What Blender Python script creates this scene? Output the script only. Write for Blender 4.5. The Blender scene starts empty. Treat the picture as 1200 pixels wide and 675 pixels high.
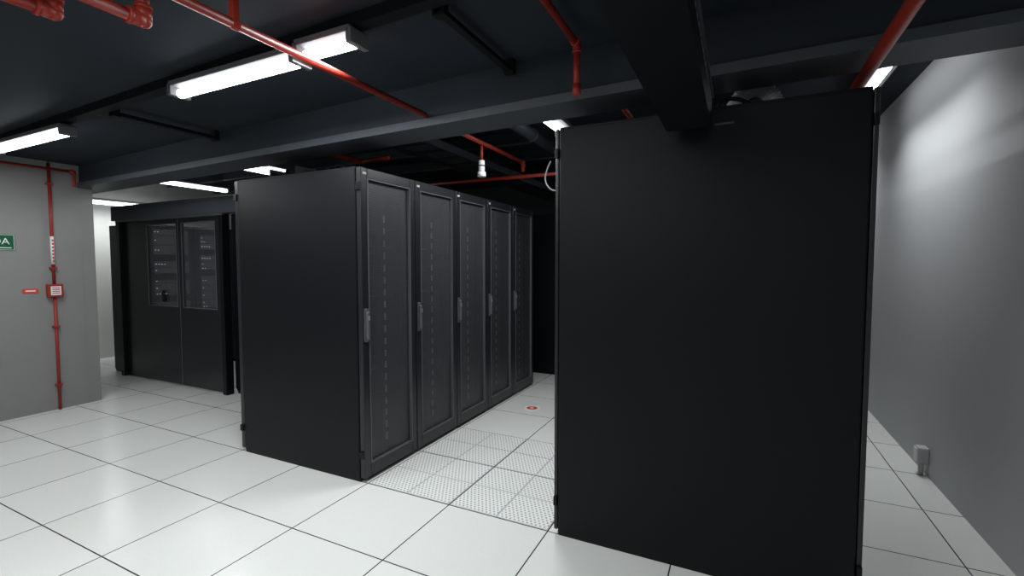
import bpy, bmesh, math, random
from mathutils import Vector, Matrix
sc = bpy.context.scene
try:
    sc.view_settings.view_transform = 'Standard'
except Exception:
    pass

# ------------------------------------------------------------ materials
def mat(name, col, rough=0.5, metal=0.0, noise=0.0, nscale=8.0, bump=0.0, bscale=200.0, emit=None, estr=0.0, spec=0.5):
    m = bpy.data.materials.new(name); m.use_nodes = True
    nt = m.node_tree; b = nt.nodes['Principled BSDF']
    b.inputs['Base Color'].default_value = (*col, 1)
    b.inputs['Roughness'].default_value = rough
    b.inputs['Metallic'].default_value = metal
    b.inputs['Specular IOR Level'].default_value = spec
    geo = nt.nodes.new('ShaderNodeNewGeometry')
    if noise > 0:
        n = nt.nodes.new('ShaderNodeTexNoise'); n.inputs['Scale'].default_value = nscale; n.inputs['Detail'].default_value = 4
        nt.links.new(geo.outputs['Position'], n.inputs['Vector'])
        r = nt.nodes.new('ShaderNodeMix'); r.data_type = 'RGBA'
        r.inputs['A'].default_value = (*[c*(1-noise) for c in col], 1)
        r.inputs['B'].default_value = (*[min(1, c*(1+noise)) for c in col], 1)
        nt.links.new(n.outputs['Fac'], r.inputs['Factor'])
        nt.links.new(r.outputs['Result'], b.inputs['Base Color'])
    if bump > 0:
        n2 = nt.nodes.new('ShaderNodeTexNoise'); n2.inputs['Scale'].default_value = bscale
        nt.links.new(geo.outputs['Position'], n2.inputs['Vector'])
        bp = nt.nodes.new('ShaderNodeBump'); bp.inputs['Strength'].default_value = bump; bp.inputs['Distance'].default_value = 0.002
        nt.links.new(n2.outputs['Fac'], bp.inputs['Height']); nt.links.new(bp.outputs['Normal'], b.inputs['Normal'])
    if emit:
        b.inputs['Emission Color'].default_value = (*emit, 1); b.inputs['Emission Strength'].default_value = estr
    return m

class NT:
    def __init__(s, nt): s.nt = nt
    def m(s, op, a, b=None, c=None):
        n = s.nt.nodes.new('ShaderNodeMath'); n.operation = op
        for i, v in enumerate((a, b, c)):
            if v is None: continue
            if isinstance(v, (int, float)): n.inputs[i].default_value = v
            else: s.nt.links.new(v, n.inputs[i])
        return n.outputs[0]

TX, TY, OX, OY = 0.66, 0.605, -2.25, 2.385
def floor_mat():
    m = mat('floor_tile_laminate', (0.8, 0.8, 0.8), 0.22)
    nt = m.node_tree; k = NT(nt); b = nt.nodes['Principled BSDF']
    geo = nt.nodes.new('ShaderNodeNewGeometry'); sp = nt.nodes.new('ShaderNodeSeparateXYZ')
    nt.links.new(geo.outputs['Position'], sp.inputs[0])
    u = k.m('DIVIDE', k.m('SUBTRACT', sp.outputs[0], OX), TX)
    v = k.m('DIVIDE', k.m('SUBTRACT', sp.outputs[1], OY), TY)
    du = k.m('MULTIPLY', k.m('PINGPONG', u, 0.5), TX); dv = k.m('MULTIPLY', k.m('PINGPONG', v, 0.5), TY)
    d = k.m('MINIMUM', du, dv)
    line = k.m('LESS_THAN', d, 0.0036)
    cv = nt.nodes.new('ShaderNodeCombineXYZ')
    nt.links.new(k.m('FLOOR', u), cv.inputs[0]); nt.links.new(k.m('FLOOR', v), cv.inputs[1])
    wn = nt.nodes.new('ShaderNodeTexWhiteNoise'); wn.noise_dimensions = '3D'; nt.links.new(cv.outputs[0], wn.inputs['Vector'])
    no = nt.nodes.new('ShaderNodeTexNoise'); no.inputs['Scale'].default_value = 60; no.inputs['Detail'].default_value = 5
    nt.links.new(geo.outputs['Position'], no.inputs['Vector'])
    val = k.m('ADD', k.m('MULTIPLY', wn.outputs['Value'], 0.05), k.m('MULTIPLY_ADD', no.outputs['Fac'], 0.08, 0.90))
    sc_ = nt.nodes.new('ShaderNodeVectorMath'); sc_.operation = 'SCALE'
    sc_.inputs[0].default_value = (0.72, 0.735, 0.705); nt.links.new(val, sc_.inputs['Scale'])
    mx = nt.nodes.new('ShaderNodeMix'); mx.data_type = 'RGBA'
    nt.links.new(line, mx.inputs['Factor']); nt.links.new(sc_.outputs[0], mx.inputs['A'])
    mx.inputs['B'].default_value = (0.03, 0.032, 0.035, 1)
    nt.links.new(mx.outputs['Result'], b.inputs['Base Color'])
    return m

def dots_mat(name, base, hole, px, py, r, axes=(0, 1), alpha=False, rough=0.4, metal=0.0, spec=0.5):
    """perforated sheet: round holes on a staggered grid"""
    m = mat(name, base, rough, metal, spec=spec)
    nt = m.node_tree; k = NT(nt); b = nt.nodes['Principled BSDF']
    geo = nt.nodes.new('ShaderNodeNewGeometry'); sp = nt.nodes.new('ShaderNodeSeparateXYZ')
    nt.links.new(geo.outputs['Position'], sp.inputs[0])
    a, c = sp.outputs[axes[0]], sp.outputs[axes[1]]
    v = k.m('DIVIDE', c, py)
    row = k.m('MULTIPLY', k.m('FLOOR', v), 0.5)
    u = k.m('ADD', k.m('DIVIDE', a, px), row)
    fu = k.m('MULTIPLY', k.m('SUBTRACT', k.m('FRACT', u), 0.5), px)
    fv = k.m('MULTIPLY', k.m('SUBTRACT', k.m('FRACT', v), 0.5), py)
    dist = k.m('SQRT', k.m('ADD', k.m('MULTIPLY', fu, fu), k.m('MULTIPLY', fv, fv)))
    h = k.m('LESS_THAN', dist, r)
    if alpha:
        nt.links.new(k.m('SUBTRACT', 1.0, h), b.inputs['Alpha'])
    else:
        mx = nt.nodes.new('ShaderNodeMix'); mx.data_type = 'RGBA'
        nt.links.new(h, mx.inputs['Factor']); mx.inputs['A'].default_value = (*base, 1); mx.inputs['B'].default_value = (*hole, 1)
        nt.links.new(mx.outputs['Result'], b.inputs['Base Color'])
    return m

M = {}
M['floor'] = floor_mat()
M['wallL'] = mat('grey_wall_paint', (0.22, 0.22, 0.212), 0.7, noise=0.04, nscale=3, bump=0.15, bscale=90)
M['wallR'] = mat('light_wall_paint', (0.48, 0.49, 0.495), 0.65, noise=0.05, nscale=1.5, bump=0.25, bscale=70, spec=0.3)
M['wallW'] = mat('white_wall_paint', (0.50, 0.51, 0.48), 0.6, noise=0.03)
M['wallD'] = mat('dark_wall_paint', (0.03, 0.033, 0.038), 0.6, noise=0.05)
M['ceil'] = mat('ceiling_black_paint', (0.018, 0.024, 0.032), 0.7, noise=0.3, nscale=2.5, bump=0.3, bscale=40, spec=0.15)
M['beam'] = mat('beam_dark_paint', (0.025, 0.032, 0.041), 0.6, noise=0.15, nscale=5, spec=0.2)
M['flange'] = mat('flange_paint', (0.060, 0.070, 0.082), 0.5, noise=0.1, spec=0.3)
M['strut'] = mat('strut_black_steel', (0.005, 0.006, 0.0075), 0.5, metal=0.0, spec=0.15)
M['rack'] = mat('rack_black_powdercoat', (0.0040, 0.0047, 0.0062), 0.40, noise=0.15, nscale=120, bump=0.35, bscale=500, spec=0.18)
M['rackf'] = mat('rack_frame_black', (0.005, 0.0055, 0.007), 0.35, noise=0.05, spec=0.2)
M['doorf'] = mat('rack_door_frame', (0.012, 0.013, 0.016), 0.28, noise=0.05, spec=0.45)
M['server'] = mat('server_face', (0.03, 0.03, 0.033), 0.35, metal=0.5, noise=0.3, nscale=30)
M['zinc'] = mat('zinc_steel', (0.35, 0.36, 0.38), 0.4, metal=0.7, noise=0.1, nscale=40)
M['handle'] = mat('handle_grey', (0.10, 0.103, 0.11), 0.3, metal=0.2)
M['red'] = mat('red_pipe_paint', (0.28, 0.028, 0.018), 0.4, noise=0.12, nscale=12, spec=0.3)
M['redsign'] = mat('red_sign', (0.6, 0.05, 0.03), 0.5)
M['white'] = mat('white_plastic', (0.75, 0.75, 0.75), 0.4)
M['green'] = mat('green_sign', (0.0, 0.09, 0.035), 0.4)
M['greyp'] = mat('grey_plastic', (0.42, 0.43, 0.44), 0.4, noise=0.05)
M['dimgrey'] = mat('dark_grey_plastic', (0.12, 0.125, 0.13), 0.45, noise=0.05)
M['lampbody'] = mat('lamp_housing_grey', (0.12, 0.12, 0.125), 0.5)
M['tube'] = mat('fluorescent_tube', (1, 1, 1), 0.5, emit=(0.93, 0.97, 1.0), estr=8)
M['led'] = mat('status_led', (0.8, 0.9, 0.9), 0.5, emit=(0.8, 0.95, 1.0), estr=1.0)
M['mesh'] = dots_mat('perforated_door_mesh', (0.075, 0.078, 0.086), None, 0.011, 0.0095, 0.0040, (1, 2), alpha=True, rough=0.36, metal=0.3)
M['perf'] = dots_mat('perforated_floor_tile', (0.72, 0.74, 0.71), (0.20, 0.20, 0.20), 0.027, 0.0235, 0.0060, (0, 1), rough=0.35)
g = mat('dark_glass', (0.07, 0.075, 0.082), 0.06); g.node_tree.nodes['Principled BSDF'].inputs['Alpha'].default_value = 0.42
M['glass'] = g

# ------------------------------------------------------------ geometry helpers
def finish(name, bm, m, parent=None):
    me = bpy.data.meshes.new(name); bm.normal_update(); bm.to_mesh(me); bm.free()
    me.materials.append(m)
    o = bpy.data.objects.new(name, me); sc.collection.objects.link(o)
    if parent is not None:
        o.parent = parent
        o.matrix_parent_inverse = Matrix.Translation(parent.location).inverted()
    return o

def add_box(bm, x0, x1, y0, y1, z0, z1, bev=0.0):
    r = bmesh.ops.create_cube(bm, size=1.0)
    vs = r['verts']
    for v in vs:
        v.co = Vector(((x0+x1)/2 + v.co.x*(x1-x0), (y0+y1)/2 + v.co.y*(y1-y0), (z0+z1)/2 + v.co.z*(z1-z0)))
    if bev > 0:
        es = list({e for v in vs for e in v.link_edges})
        bmesh.ops.bevel(bm, geom=es, offset=bev, segments=2, affect='EDGES', profile=0.5)
    return vs

def box(name, x0, x1, y0, y1, z0, z1, m, parent=None, bev=0.0):
    bm = bmesh.new(); add_box(bm, x0, x1, y0, y1, z0, z1, bev)
    return finish(name, bm, m, parent)

def boxes(name, lst, m, parent=None, bev=0.0):
    bm = bmesh.new()
    for b in lst: add_box(bm, *b, bev)
    return finish(name, bm, m, parent)

def add_cyl(bm, p, q, r, seg=16, r2=None):
    p, q = Vector(p), Vector(q); d = q-p
    mt = Matrix.Translation((p+q)/2) @ d.to_track_quat('Z', 'Y').to_matrix().to_4x4()
    bmesh.ops.create_cone(bm, cap_ends=True, segments=seg, radius1=r, radius2=r if r2 is None else r2, depth=d.length, matrix=mt)

def cyls(name, lst, m, parent=None, seg=16):
    bm = bmesh.new()
    for c in lst: add_cyl(bm, c[0], c[1], c[2], seg)
    o = finish(name, bm, m, parent)
    for p in o.data.polygons:
        if len(p.vertices) == 4: p.use_smooth = True
    return o

def empty(name, loc):
    e = bpy.data.objects.new(name, None); e.location = loc; e.empty_display_size = 0.1
    sc.collection.objects.link(e); return e

def sph(bm, c, r):
    bmesh.ops.create_uvsphere(bm, u_segments=16, v_segments=10, radius=r, matrix=Matrix.Translation(c))

def pipe(name, pts, r, m, hangers=(), hang_z=None, collars=()):
    """pipe run through points with elbows, threaded couplings, clamps"""
    e = empty(name, pts[0])
    bm = bmesh.new()
    for i in range(len(pts)-1): add_cyl(bm, pts[i], pts[i+1], r, 20)
    for i in range(1, len(pts)-1):
        sph(bm, pts[i], r*1.3)
        for q in (pts[i-1], pts[i+1]):
            d = (Vector(q)-Vector(pts[i])).normalized()
            c = Vector(pts[i])
            add_cyl(bm, c, c+d*r*2.4, r*1.28, 20)
            add_cyl(bm, c+d*r*1.9, c+d*r*2.6, r*1.42, 20)
    for c, d in collars:
        c, d = Vector(c), Vector(d)
        add_cyl(bm, c-d*r*1.5, c+d*r*1.5, r*1.25, 20)
    o = finish('run', bm, m, e)
    for p in o.data.polygons:
        if len(p.vertices) <= 4: p.use_smooth = True
    if hangers:
        bm = bmesh.new()
        for h in hangers:
            h = Vector(h)
            add_cyl(bm, h+Vector((0, -0.014, 0)), h+Vector((0, 0.014, 0)), r*1.2, 20)
            add_box(bm, h.x-0.015, h.x+0.015, h.y-0.012, h.y+0.012, h.z, hang_z)
        finish('clamp', bm, m, e)
    return e

# ------------------------------------------------------------ room shell
def ceilz(x): return 2.535 + (x+6.3)*(0.185/7.3)
def beamz(x): return 2.335 + (x+6.3)*(0.115/7.3)
box('floor', -9.3, 1.4, -3.1, 8.1, -0.1, 0, M['floor'])
box('wall_right', 1.24, 1.4, -3.1, 8.1, 0, 3.1, M['wallR'])
box('wall_back', -9.3, 1.24, 8.0, 8.15, 0, 3.1, M['wallD'])
box('wall_front', -9.3, 1.24, -3.25, -3.1, 0, 3.1, M['wallL'])
box('wall_far_left', -9.4, -9.1, -3.1, 8.0, 0, 3.1, M['wallW'])
boxes('wall_left', [(-6.42, -6.3, -3.1, 2.5, 0, ceilz(-6.3)+0.01), (-6.42, -6.3, 2.499, 2.61, 0, 2.31)], M['wallL'])
def slab(bm, xs, y0, y1, zf, zt):
    a = []
    for x in xs:
        for y in (y0, y1):
            a.append(bm.verts.new((x, y, zf(x)))); a.append(bm.verts.new((x, y, zt(x))))
    p, q = a[:4], a[4:]
    for f in ((p[0], q[0], q[2], p[2]), (p[1], p[3], q[3], q[1]), (p[0], p[1], q[1], q[0]), (p[2], q[2], q[3], p[3]), (p[0], p[2], p[3], p[1]), (q[0], q[1], q[3], q[2])):
        bm.faces.new(f)
bm = bmesh.new()
slab(bm, (-9.3, 1.24), -3.1, 2.52, ceilz, lambda x: 3.15)
add_box(bm, -9.3, 1.24, 2.7, 8.0, 2.97, 3.15)
bmesh.ops.recalc_face_normals(bm, faces=bm.faces[:])
finish('ceiling', bm, M['ceil'])
be = empty('ceiling_beam', (-4, 2.6, 2.5))
bm = bmesh.new(); slab(bm, (-9.1, 1.24), 2.5, 2.7, beamz, lambda x: 3.0)
bmesh.ops.recalc_face_normals(bm, faces=bm.faces[:]); finish('web', bm, M['beam'], be)
bm = bmesh.new(); slab(bm, (-9.1, 1.24), 2.48, 2.76, lambda x: beamz(x)-0.03, lambda x: beamz(x)+0.02)
bmesh.ops.recalc_face_normals(bm, faces=bm.faces[:]); finish('flange', bm, M['flange'], be)

# ------------------------------------------------------------ light fixtures
def lamp(axis, c, length, z, power=30, wide=0.10, tubes=1, spread=180):
    """strip luminaire; c = (x,y) centre"""
    e = empty('fluorescent_light', (c[0], c[1], z))
    L = length/2
    def B(a0, a1, b0, b1, z0, z1):
        return (c[0]+a0, c[0]+a1, c[1]+b0, c[1]+b1, z0, z1) if axis == 'X' else (c[0]+b0, c[0]+b1, c[1]+a0, c[1]+a1, z0, z1)
    w = wide/2
    boxes('housing', [B(-L, L, -w, w, z+0.03, z+0.06)], M['lampbody'], e, 0.004)
    boxes('end_cap', [B(-L-0.012, -L+0.02, -w, w, z-0.02, z+0.045), B(L-0.02, L+0.012, -w, w, z-0.02, z+0.045)], M['lampbody'], e, 0.003)
    cl = []
    offs = [0] if tubes == 1 else [-w*0.5, w*0.5]
    rr = 0.026
    for o in offs:
        if axis == 'X': cl.append(((c[0]-L+0.02, c[1]+o, z), (c[0]+L-0.02, c[1]+o, z), rr))
        else: cl.append(((c[0]+o, c[1]-L+0.02, z), (c[0]+o, c[1]+L-0.02, z), rr))
    cyls('tube', cl, M['tube'], e, 10)
    ld = bpy.data.lights.new('lamp_diffuser', 'AREA'); ld.shape = 'RECTANGLE'; ld.energy = power; ld.color = (0.95, 0.98, 1.0)
    ld.size = length-0.04 if axis == 'X' else wide*0.9
    ld.size_y = wide*0.9 if axis == 'X' else length-0.04
    ld.spread = math.radians(spread)
    lo = bpy.data.objects.new('diffuser', ld); sc.collection.objects.link(lo); lo.location = (c[0], c[1], z-0.03)
    lo.parent = e; lo.matrix_parent_inverse = Matrix.Translation(e.location).inverted()
    return e
lamp('X', (-2.52, 1.70), 1.04, 2.515, 28, 0.12)
lamp('X', (-1.80, 1.70), 0.36, 2.535, 10, 0.12)
lamp('X', (-5.03, 1.70), 1.24, 2.455, 22)
lamp('Y', (0.88, 4.3), 1.4, 2.83, 13, 0.16, spread=125)
lamp('Y', (0.80, 6.6), 1.2, 2.83, 12, 0.14, spread=140)  # added lamp, hidden behind the racks, to even the light on the right wall
lamp('Y', (-1.42, 3.46), 1.1, 2.66, 36, 0.17)
lamp('Y', (-7.6, 4.35), 1.2, 2.7, 16)
lamp('Y', (-5.45, 3.80), 1.2, 2.69, 16, 0.34, 2)
lamp('Y', (-8.6, 3.9), 1.1, 2.42, 14)
lamp('X', (-4.3, -0.9), 1.24, 2.5, 24)
lamp('X', (-2.0, -0.9), 1.24, 2.53, 24)
lamp('X', (0.1, -0.9), 1.24, 2.6, 24)
lamp('X', (-1.2, 0.5), 1.24, 2.58, 20)

# ------------------------------------------------------------ struts under ceiling
s = empty('lighting_rail', (-3, 1.7, 2.6))
bm = bmesh.new()
slab(bm, (-6.28, 1.2), 1.68, 1.72, lambda x: ceilz(x)-0.055, lambda x: ceilz(x)-0.03)
bmesh.ops.recalc_face_normals(bm, faces=bm.faces[:]); finish('channel', bm, M['strut'], s)
bm = bmesh.new()
slab(bm, (-6.28, 1.2), 1.665, 1.68, lambda x: ceilz(x)-0.055, lambda x: ceilz(x)-0.0)
slab(bm, (-6.28, 1.2), 1.72, 1.735, lambda x: ceilz(x)-0.055, lambda x: ceilz(x)-0.0)
bmesh.ops.recalc_face_normals(bm, faces=bm.faces[:]); finish('lip', bm, M['strut'], s)
for x in (-3.9, -1.2):
    s = empty('ceiling_strut', (x, 2.1, 2.6))
    zc = ceilz(x)
    boxes('channel', [(x-0.02, x+0.02, 1.74, 2.47, zc-0.07, zc-0.045)], M['strut'], s, 0.003)
    boxes('bracket', [(x-0.03, x+0.03, 1.74, 1.78, zc-0.08, zc), (x-0.03, x+0.03, 2.43, 2.47, zc-0.08, zc)], M['strut'], s)
# joists and trays of the rear ceiling
for y in (3.2, 4.0, 4.8, 5.6):
    s = empty('ceiling_joist', (-3.9, y, 2.9))
    boxes('web', [(-9.0, 0.3, y-0.008, y+0.008, 2.85, 2.97)], M['beam'], s)
    boxes('bottom_chord', [(-9.0, 0.3, y-0.03, y+0.03, 2.838, 2.85)], M['flange'], s)
s = empty('ventilation_pipe', (-1.78, 4.2, 2.72))
cyls('run', [((-1.78, 3.0, 2.72), (-1.78, 5.5, 2.72), 0.055)], M['beam'], s, 24)
cyls('band', [((-1.78, y, 2.72), (-1.78, y+0.03, 2.72), 0.062) for y in (3.3, 4.1, 4.9)], M['flange'], s, 24)
boxes('strap', [(-1.785, -1.775, y, y+0.03, 2.77, 2.97) for y in (3.3, 4.1, 4.9)], M['strut'], s)
s = empty('cable_ladder', (-2.7, 4.2, 2.6))
boxes('side_rail', [(-2.95, -2.935, 2.78, 7.5, 2.58, 2.66), (-2.55, -2.535, 2.78, 7.5, 2.58, 2.66)], M['flange'], s)
boxes('rung', [(-2.935, -2.55, 2.9+0.3*i, 2.93+0.3*i, 2.585, 2.605) for i in range(15)], M['flange'], s)
cyls('cable', [((-2.9+0.05*i, 2.8, 2.62), (-2.9+0.05*i, 7.5, 2.62), 0.012) for i in range(6)], M['dimgrey'], s, 8)
boxes('drop_rod', [(x-0.005, x+0.005, y, y+0.01, 2.62, 2.97) for x in (-2.942, -2.542) for y in (3.5, 5.1, 6.7)], M['strut'], s)

# ------------------------------------------------------------ red pipes
pipe('fire_pipe', [(-1.8, -3.0, 2.44), (-1.8, 2.47, 2.44)], 0.018, M['red'], hangers=[(-1.8, 1.22, 2.44), (-1.8, -0.5, 2.44)], hang_z=2.64)
pipe('fire_pipe', [(-2.45, -1.0, 2.47), (-2.40, 0.90, 2.47), (-2.40, 0.90, 2.60)], 0.022, M['red'])
pipe('fire_pipe', [(-2.05, -1.0, 2.44), (-2.09, 1.05, 2.44), (-2.09, 1.05, 2.63)], 0.022, M['red'])
pipe('fire_pipe', [(-0.75, -1.0, 2.6), (-0.75, 2.3, 2.6), (-0.75, 2.3, 2.36)], 0.017, M['red'], collars=[((-0.75, 2.3, 2.375), (0, 0, 1))])
pipe('fire_pipe', [(-0.75, 2.78, 2.6), (-0.75, 4.2, 2.6)], 0.019, M['red'])
pipe('fire_pipe', [(0.49, -2.0, 2.34), (0.49, 4.6, 2.34)], 0.027, M['red'])
pipe('fire_pipe', [(-2.12, 3.3, 2.6), (-2.12, 4.66, 2.6), (-2.12, 4.66, 2.5)], 0.020, M['red'])
pipe('fire_pipe', [(-4.4, 4.72, 2.46), (-0.6, 4.72, 2.46)], 0.020, M['red'])
pipe('fire_pipe', [(-3.35, 2.85, 2.5), (-3.35, 3.5, 2.5), (-2.98, 3.5, 2.5)], 0.018, M['red'])
d = empty('gas_detector', (-2.12, 3.75, 2.3))
cyls('drop_pipe', [((-2.12, 3.75, 2.575), (-2.12, 3.75, 2.44), 0.013)], M['red'], d)
cyls('sensor_body', [((-2.12, 3.75, 2.44), (-2.12, 3.75, 2.33), 0.028), ((-2.12, 3.75, 2.335), (-2.12, 3.75, 2.295), 0.038)], M['white'], d)
cyls('sensor_band', [((-2.12, 3.75, 2.40), (-2.12, 3.75, 2.385), 0.0295)], M['dimgrey'], d)
# wall pipe with call point
p = empty('fire_alarm_conduit', (-6.27, 2.25, 0))
cyls('conduit', [((-6.275, 2.25, 0.0), (-6.275, 2.25, 1.17), 0.013), ((-6.275, 2.25, 1.29), (-6.275, 2.25, 2.52), 0.013)], M['red'], p)
boxes('saddle', [(-6.3, -6.255, 2.225, 2.275, z, z+0.02) for z in (0.25, 0.85, 1.45, 2.3)], M['red'], p)
cyls('label_sleeve', [((-6.275, 2.25, 1.50), (-6.275, 2.25, 1.78), 0.0145)], M['white'], p)
boxes('label_band', [(-6.2625, -6.2595, 2.243, 2.257, 1.52+i*0.035, 1.54+i*0.035) for i in range(7)], M['redsign'], p)
boxes('call_point_body', [(-6.3, -6.24, 2.19, 2.31, 1.165, 1.295)], M['red'], p, 0.006)
boxes('call_point_window', [(-6.241, -6.236, 2.21, 2.29, 1.185, 1.275)], M['white'], p)
boxes('call_point_text', [(-6.2365, -6.234, 2.22, 2.28, 1.255-i*0.018, 1.263-i*0.018) for i in range(4)], M['redsign'], p)
pipe('fire_pipe', [(-6.2, -2.5, 2.45), (-6.2, 2.42, 2.45), (-6.2, 2.42, 2.3)], 0.014, M['red'])

def text(body, size, loc, m, parent):
    c = bpy.data.curves.new('lettering', 'FONT'); c.body = body; c.size = size; c.align_x = 'CENTER'; c.align_y = 'CENTER'; c.extrude = 0.0008
    o = bpy.data.objects.new('lettering', c); sc.collection.objects.link(o)
    o.data.materials.append(m); o.rotation_euler = (math.radians(90), 0, math.radians(90))
    o.location = Vector(loc)
    o.parent = parent; o.matrix_parent_inverse = Matrix.Translation(parent.location).inverted()
p = empty('exit_sign', (-6.298, 1.74, 1.71))
boxes('panel', [(-6.3, -6.294, 1.50, 1.985, 1.63, 1.785)], M['green'], p)
boxes('border', [(-6.2945, -6.293, 1.505, 1.98, 1.635, 1.638), (-6.2945, -6.293, 1.505, 1.98, 1.777, 1.78), (-6.2945, -6.293, 1.977, 1.98, 1.635, 1.78), (-6.2945, -6.293, 1.505, 1.508, 1.635, 1.78)], M['white'], p)
text('SAÍDA', 0.085, (-6.2925, 1.83, 1.715), M['white'], p)
boxes('arrow_bar', [(-6.2945, -6.293, 1.55, 1.64, 1.70, 1.72)], M['white'], p)
boxes('subline', [(-6.2945, -6.293, 1.87, 1.96, 1.652, 1.660)], M['white'], p)
p = empty('warning_sign', (-6.298, 2.09, 1.23))
boxes('panel', [(-6.3, -6.295, 2.02, 2.135, 1.21, 1.255)], M['redsign'], p)
boxes('text_bar', [(-6.2955, -6.294, 2.04, 2.115, 1.228, 1.24)], M['white'], p)

# ------------------------------------------------------------ racks
def rack(x0, x1, y0, y1, h, side, t=0.045):
    """door faces side*X.  x0..x1 overall depth incl. doors"""
    e = empty('server_rack', ((x0+x1)/2, (y0+y1)/2, 0))
    bx0, bx1 = x0+t, x1-t
    boxes('side_panel', [(bx0+0.004, bx1-0.004, y0, y0+0.018, 0.02, h-0.012), (bx0+0.004, bx1-0.004, y1-0.018, y1-0.002, 0.02, h-0.012)], M['rack'], e, 0.003)
    boxes('top_panel', [(bx0, bx1, y0+0.004, y1-0.004, h-0.035, h)], M['rack'], e, 0.004)
    boxes('base_plinth', [(bx0, bx1, y0+0.006, y1-0.006, 0.0, 0.06)], M['rackf'], e, 0.003)
    w = 0.04
    boxes('post', [(bx0, bx0+w, y0+0.003, y0+w, 0.03, h-0.01), (bx1-w, bx1, y0+0.003, y0+w, 0.03, h-0.01),
                   (bx0, bx0+w, y1-w, y1-0.003, 0.03, h-0.01), (bx1-w, bx1, y1-w, y1-0.003, 0.03, h-0.01)], M['rackf'], e, 0.003)
    fx = bx1 if side > 0 else bx0
    rx = bx0 if side > 0 else bx1
    def X(a, b):
        p_, q_ = fx+side*a, fx+side*b
        return (min(p_, q_), max(p_, q_))
    def R(a, b):
        p_, q_ = rx-side*a, rx-side*b
        return (min(p_, q_), max(p_, q_))
    g0, g1 = y0+0.004, y1-0.004
    z0, z1 = 0.03, h-0.006
    fw = 0.06
    a = X(0.004, t)
    boxes('door_frame', [(*a, g0, g0+fw, z0, z1), (*a, g1-fw, g1, z0, z1), (*a, g0+fw, g1-fw, z0, z0+0.09), (*a, g0+fw, g1-fw, z1-0.07, z1)], M['doorf'], e, 0.005)
    a = X(t-0.025, t-0.021)
    boxes('door_mesh', [(*a, g0+fw-0.004, g1-fw+0.004, z0+0.088, z1-0.068)], M['mesh'], e)
    a = X(t-0.02, t+0.004); b = 0.007
    boxes('mesh_bead', [(*a, g0+fw, g0+fw+b, z0+0.09, z1-0.07), (*a, g1-fw-b, g1-fw, z0+0.09, z1-0.07), (*a, g0+fw+b, g1-fw-b, z0+0.09, z0+0.097), (*a, g0+fw+b, g1-fw-b, z1-0.077, z1-0.07)], M['handle'], e)
    a = R(0.004, t)
    boxes('rear_door', [(*a, g0, g1, z0, z1)], M['doorf'], e, 0.004)
    hy = g0+0.03 if side > 0 else g1-0.03
    hb = bmesh.new(); a = X(t, t+0.010); add_box(hb, *a, hy-0.020, hy+0.020, 0.97, 1.20, 0.008)
    a = X(t+0.010, t+0.03); add_box(hb, *a, hy-0.013, hy+0.013, 0.99, 1.18, 0.009)
    finish('door_handle', hb, M['handle'], e)
    a = X(t+0.028, t+0.034)
    boxes('handle_lock', [(*a, hy-0.007, hy+0.007, 1.12, 1.15)], M['zinc'], e)
    hs = []
    for z in (0.17, h-0.16):
        a = X(t*0.2, t*0.95); hs.append((*a, y0-0.010, y0+0.006, z, z+0.05))
        a = R(t*0.2, t*0.95); hs.append((*a, y0-0.010, y0+0.006, z, z+0.05))
    boxes('hinge', hs, M['rackf'], e, 0.002)
    boxes('door_badge', [(*X(t, t+0.0015), g0+0.02, g0+0.055, z1-0.045, z1-0.03)], M['greyp'], e)
    ra = X(-0.085, -0.06)
    boxes('mounting_rail', [(*ra, y0+0.045, y0+0.075, 0.1, h-0.06), (*ra, y1-0.075, y1-0.045, 0.1, h-0.06)], M['rackf'], e)
    yc = y0+0.30
    boxes('cable_manager', [(*X(-0.055, -0.02), yc-0.035, yc+0.035, 0.15, h-0.1)], M['rackf'], e)
    ma = X(-0.02, -0.018); lst = []
    z = 0.2
    while z < h-0.3:
        lst.append((*ma, yc-0.009, yc+0.009, z, z+0.05))
        z += 0.0445*2
    boxes('unit_marks', lst, M['white'], e)
    ea = X(-0.75, -0.075); lst = []; z = 0.2
    rd = random.Random(int(y0*100)+int(x0*10))
    while z < h-0.35:
        u = rd.choice((1, 1, 2, 2, 4)); hh = 0.0445*u
        if rd.random() < 0.6: lst.append((*ea, y0+0.08, y1-0.08, z+0.002, z+hh-0.003))
        z += hh
    boxes('server_unit', lst, M['server'], e)
    return e
W = 0.584
for i in range(5):
    rack(-3.56, -2.262, 2.37+i*W, 2.37+(i+1)*W, 2.152, +1)
for i in range(5):
    r_ = rack(-0.89, 0.503, 2.37+i*W, 2.37+(i+1)*W, 2.222, -1, 0.024)
    if i == 0:
        boxes('panel_latch', [(-0.11, -0.03, 2.367, 2.372, 2.135, 2.145)], M['doorf'], r_)
for i in range(4):
    x = -3.2+i*0.6
    e = empty('server_rack', (x+0.3, 6.3, 0))
    boxes('cabinet', [(x+0.003, x+0.597, 5.88, 6.9, 0.03, 2.17)], M['rack'], e, 0.004)
    boxes('door', [(x+0.01, x+0.59, 5.85, 5.879, 0.05, 2.16)], M['rackf'], e, 0.004)
    boxes('handle', [(x+0.03, x+0.06, 5.835, 5.85, 1.0, 1.2)], M['handle'], e, 0.003)
    boxes('plinth', [(x+0.01, x+0.59, 5.9, 6.88, 0.0, 0.03)], M['rackf'], e)

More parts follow.
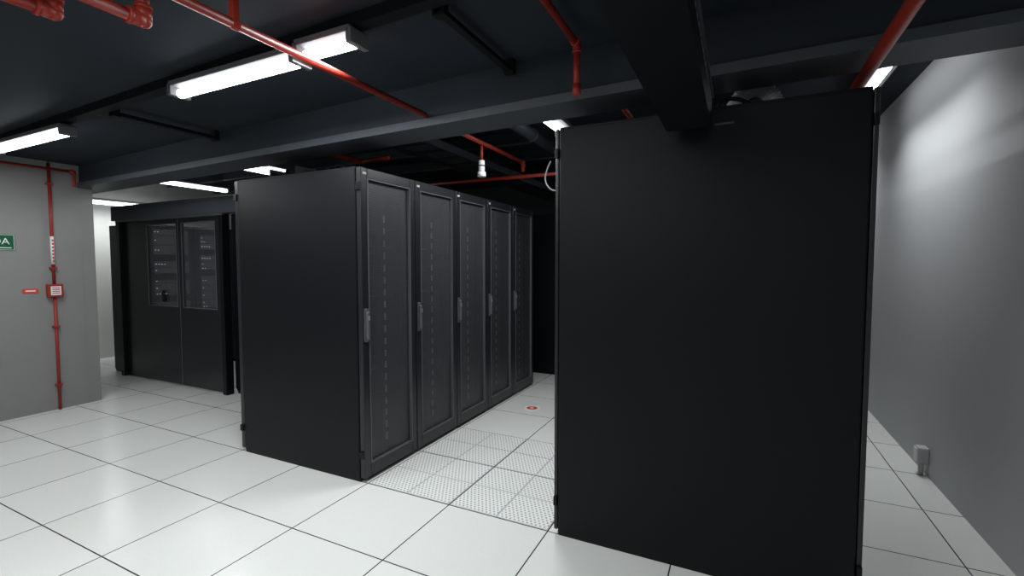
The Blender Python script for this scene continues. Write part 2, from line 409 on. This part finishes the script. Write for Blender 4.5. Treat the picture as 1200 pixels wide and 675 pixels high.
# ------------------------------------------------------------ aisle containment on the left
rd = random.Random(5)
for nm, xa, xb, hh in (('l', -7.88, -7.0, 2.03), ('r', -5.21, -4.1, 2.2)):
    for i in range(5):
        ya = 3.43+i*0.6
        e = empty('server_rack', ((xa+xb)/2, ya+0.3, 0))
        boxes('cabinet', [(xa, xb, ya+0.003, ya+0.597, 0.03, hh)], M['rack'], e, 0.004)
        boxes('plinth', [(xa+0.01, xb-0.01, ya+0.01, ya+0.59, 0, 0.03)], M['rackf'], e)
        dx = (xb, xb+0.03) if nm == 'l' else (xa-0.03, xa)
        boxes('door', [(*dx, ya+0.01, ya+0.59, 0.05, hh-0.02)], M['doorf'], e, 0.004)
        dl = (dx[1], dx[1]+0.004) if nm == 'l' else (dx[0]-0.004, dx[0])
        dm = (dx[1], dx[1]+0.003) if nm == 'l' else (dx[0]-0.003, dx[0])
        fs, ls = [], []
        z = 0.4
        while z < 1.9:
            hgt = rd.choice((0.04, 0.085, 0.085, 0.13))
            if rd.random() < 0.75:
                fs.append((*dm, ya+0.08, ya+0.52, z, z+hgt-0.008))
                for j in range(rd.choice((1, 2, 4))):
                    yy = ya+0.10+0.035*j
                    ls.append((*dl, yy, yy+0.014, z+hgt*0.4, z+hgt*0.4+0.010))
            z += hgt
        boxes('equipment_faces', fs, M['dimgrey'], e)
        boxes('status_leds', ls, M['led'], e)
c = empty('aisle_containment_door', (-6.3, 3.38, 0))
boxes('header', [(-7.52, -4.85, 3.30, 3.42, 2.07, 2.26)], M['flange'], c, 0.005)
boxes('jamb', [(-7.46, -7.38, 3.32, 3.41, 0, 2.07), (-5.29, -5.22, 3.32, 3.41, 0, 2.07)], M['rackf'], c, 0.004)
boxes('fixed_panel', [(-7.38, -6.92, 3.37, 3.40, 0.0, 2.07)], M['doorf'], c, 0.003)
def leaf(nm, xa, xb, y, gx0, gx1):
    boxes(nm+'_leaf', [(xa, gx0, y, y+0.03, 0.02, 2.06), (gx1, xb, y, y+0.03, 0.02, 2.06), (gx0, gx1, y, y+0.03, 0.02, 0.98), (gx0, gx1, y, y+0.03, 1.99, 2.06)], M['doorf'], c)
    boxes(nm+'_glass', [(gx0, gx1, y+0.012, y+0.018, 0.98, 1.99)], M['glass'], c)
    boxes(nm+'_gasket', [(gx0-0.006, gx0, y-0.004, y, 0.974, 1.996), (gx1, gx1+0.006, y-0.004, y, 0.974, 1.996), (gx0, gx1, y-0.004, y, 0.974, 0.98), (gx0, gx1, y-0.004, y, 1.99, 1.996)], M['dimgrey'], c)
    boxes(nm+'_edge_strip', [(xb-0.014, xb-0.004, y-0.003, y, 0.02, 2.06)], M['handle'], c)
leaf('left', -6.92, -6.085, 3.34, -6.76, -6.14)
leaf('right', -6.08, -5.29, 3.34, -6.02, -5.38)
boxes('pull_handle', [(-6.45, -6.39, 3.325, 3.34, 1.03, 1.18)], M['rackf'], c, 0.005)
boxes('track', [(-7.4, -5.2, 3.31, 3.34, 2.05, 2.07)], M['handle'], c)

# ------------------------------------------------------------ perforated floor tiles
for i in range(2):
    for j in range(2):
        xa, ya = OX+i*TX, OY+j*TY
        e = empty('perforated_floor_tile', (xa+TX/2, ya+TY/2, 0))
        g_ = 0.004
        boxes('panel', [(xa+g_, xa+TX-g_, ya+g_, ya+TY-g_, 0.0, 0.0015)], M['greyp'], e)
        l = []
        for a_ in range(2):
            for b_ in range(2):
                l.append((xa+0.010+a_*(TX/2-0.004), xa+TX/2-0.006+a_*(TX/2-0.004), ya+0.010+b_*(TY/2-0.004), ya+TY/2-0.006+b_*(TY/2-0.004), 0.0015, 0.003))
        boxes('perforated_field', l, M['perf'], e)
e = empty('floor_marker', (-1.9, 4.41, 0))
cyls('disc', [((-1.9, 4.41, 0), (-1.9, 4.41, 0.002), 0.085)], M['white'], e, 32)
cyls('red_centre', [((-1.9, 4.41, 0.002), (-1.9, 4.41, 0.003), 0.055)], M['redsign'], e, 32)
cyls('white_dot', [((-1.9, 4.41, 0.003), (-1.9, 4.41, 0.004), 0.02)], M['white'], e, 24)

# ------------------------------------------------------------ wall socket
e = empty('floor_conduit_socket', (1.2, 4.2, 0))
cyls('conduit', [((1.205, 4.2, 0), (1.205, 4.2, 0.12), 0.016)], M['greyp'], e)
boxes('box', [(1.175, 1.24, 4.16, 4.24, 0.09, 0.205)], M['greyp'], e, 0.008)
boxes('cover', [(1.168, 1.176, 4.17, 4.23, 0.1, 0.195)], M['white'], e, 0.003)

# ------------------------------------------------------------ overhead duct ending at rack top
e = empty('cable_duct', (-0.2, 0.5, 2.11))
boxes('trough', [(-0.31, -0.12, -2.8, 2.28, 2.11, 2.125)], M['strut'], e)
boxes('flank', [(-0.31, -0.30, -2.8, 2.28, 2.125, 2.24), (-0.13, -0.12, -2.8, 2.28, 2.125, 2.24)], M['strut'], e)
boxes('end_plate', [(-0.30, -0.13, 2.27, 2.28, 2.125, 2.24)], M['strut'], e)
boxes('slot', [(-0.1205, -0.118, 0.6+0.06*i, 0.63+0.06*i, 2.20, 2.212) for i in range(28)], M['dimgrey'], e)
boxes('flank_lip', [(-0.125, -0.112, -2.8, 2.28, 2.232, 2.242)], M['flange'], e)
boxes('hanger', [(-0.32, -0.31, y, y+0.03, 2.11, ceilz(-0.2)) for y in (-1.5, 0.3)]+[(-0.12, -0.11, y, y+0.03, 2.11, ceilz(-0.2)) for y in (-1.5, 0.3)], M['strut'], e)

def hose(name, pts, r, m):
    e = empty(name, pts[0])
    cu = bpy.data.curves.new('tube', 'CURVE'); cu.dimensions = '3D'; cu.bevel_depth = r; cu.bevel_resolution = 4
    sp = cu.splines.new('NURBS'); sp.points.add(len(pts)-1); sp.order_u = 4; sp.use_endpoint_u = True
    for i, q in enumerate(pts): sp.points[i].co = (*q, 1)
    o = bpy.data.objects.new('tube', cu); sc.collection.objects.link(o); cu.materials.append(m)
    o.parent = e; o.matrix_parent_inverse = Matrix.Translation(e.location).inverted()
    return e
e = empty('corrugated_hose', (0.05, 2.85, 2.22))
bm = bmesh.new()
prev = None
for i in range(61):
    a = math.pi*i/60
    c = Vector((0.06-0.12*math.cos(a), 2.85, 2.23+0.205*math.sin(a)))
    if prev is not None: add_cyl(bm, prev, c, 0.042 if i % 2 else 0.036, 14)
    prev = c
finish('hose', bm, M['greyp'], e)
hose('coiled_cable', [(-0.1, 2.6, 2.24), (-0.12, 2.62, 2.32), (-0.04, 2.64, 2.35), (0.04, 2.65, 2.30), (0.08, 2.62, 2.24)], 0.010, M['strut'])
hose('coiled_cable', [(-1.66, 4.3, 2.5), (-1.74, 4.3, 2.36), (-1.70, 4.3, 2.25), (-1.62, 4.3, 2.2), (-1.55, 4.3, 2.22), (-1.5, 4.3, 2.5)], 0.008, M['dimgrey'])
e = empty('cable_tray', (-3.2, 3.5, 2.2))
boxes('rail', [(-3.45, -3.43, 2.6, 5.2, 2.19, 2.27), (-3.15, -3.13, 2.6, 5.2, 2.19, 2.27)], M['strut'], e)
boxes('rung', [(-3.43, -3.15, 2.65+0.25*i, 2.68+0.25*i, 2.19, 2.21) for i in range(10)], M['strut'], e)
boxes('foot', [(-3.45, -3.43, y, y+0.03, 2.153, 2.19) for y in (2.65, 3.9, 5.1)]+[(-3.15, -3.13, y, y+0.03, 2.153, 2.19) for y in (2.65, 3.9, 5.1)], M['strut'], e)
hose('cable_bundle', [(-3.3, 2.65, 2.245), (-3.28, 3.3, 2.25), (-3.3, 4.1, 2.245), (-3.3, 5.1, 2.25)], 0.025, M['strut'])
e = empty('junction_box', (-2.98, 2.85, 2.153))
boxes('body', [(-3.06, -2.90, 2.80, 2.92, 2.153, 2.25)], M['dimgrey'], e, 0.006)
boxes('label', [(-3.0, -2.96, 2.798, 2.80, 2.19, 2.215)], M['white'], e)
hose('coiled_cable', [(-2.98, 2.86, 2.25), (-2.97, 2.84, 2.30), (-2.88, 2.82, 2.31), (-2.80, 2.82, 2.24), (-2.70, 2.84, 2.17)], 0.012, M['strut'])
hose('coiled_cable', [(-3.02, 2.86, 2.25), (-3.06, 2.83, 2.31), (-3.12, 2.82, 2.30), (-3.20, 2.82, 2.27)], 0.010, M['strut'])

# ------------------------------------------------------------ world + camera
w = bpy.data.worlds.new('world'); sc.world = w; w.use_nodes = True
w.node_tree.nodes['Background'].inputs[0].default_value = (0.02, 0.022, 0.025, 1)
w.node_tree.nodes['Background'].inputs[1].default_value = 0.5
cd = bpy.data.cameras.new('camera'); cam = bpy.data.objects.new('camera', cd); sc.collection.objects.link(cam)
cd.sensor_width = 36; cd.lens = 36*547/1200; cd.clip_start = 0.02
cam.location = (0, 0, 1.5)
cam.rotation_euler = (math.radians(90-2.93), 0, math.radians(25.8))
sc.camera = cam
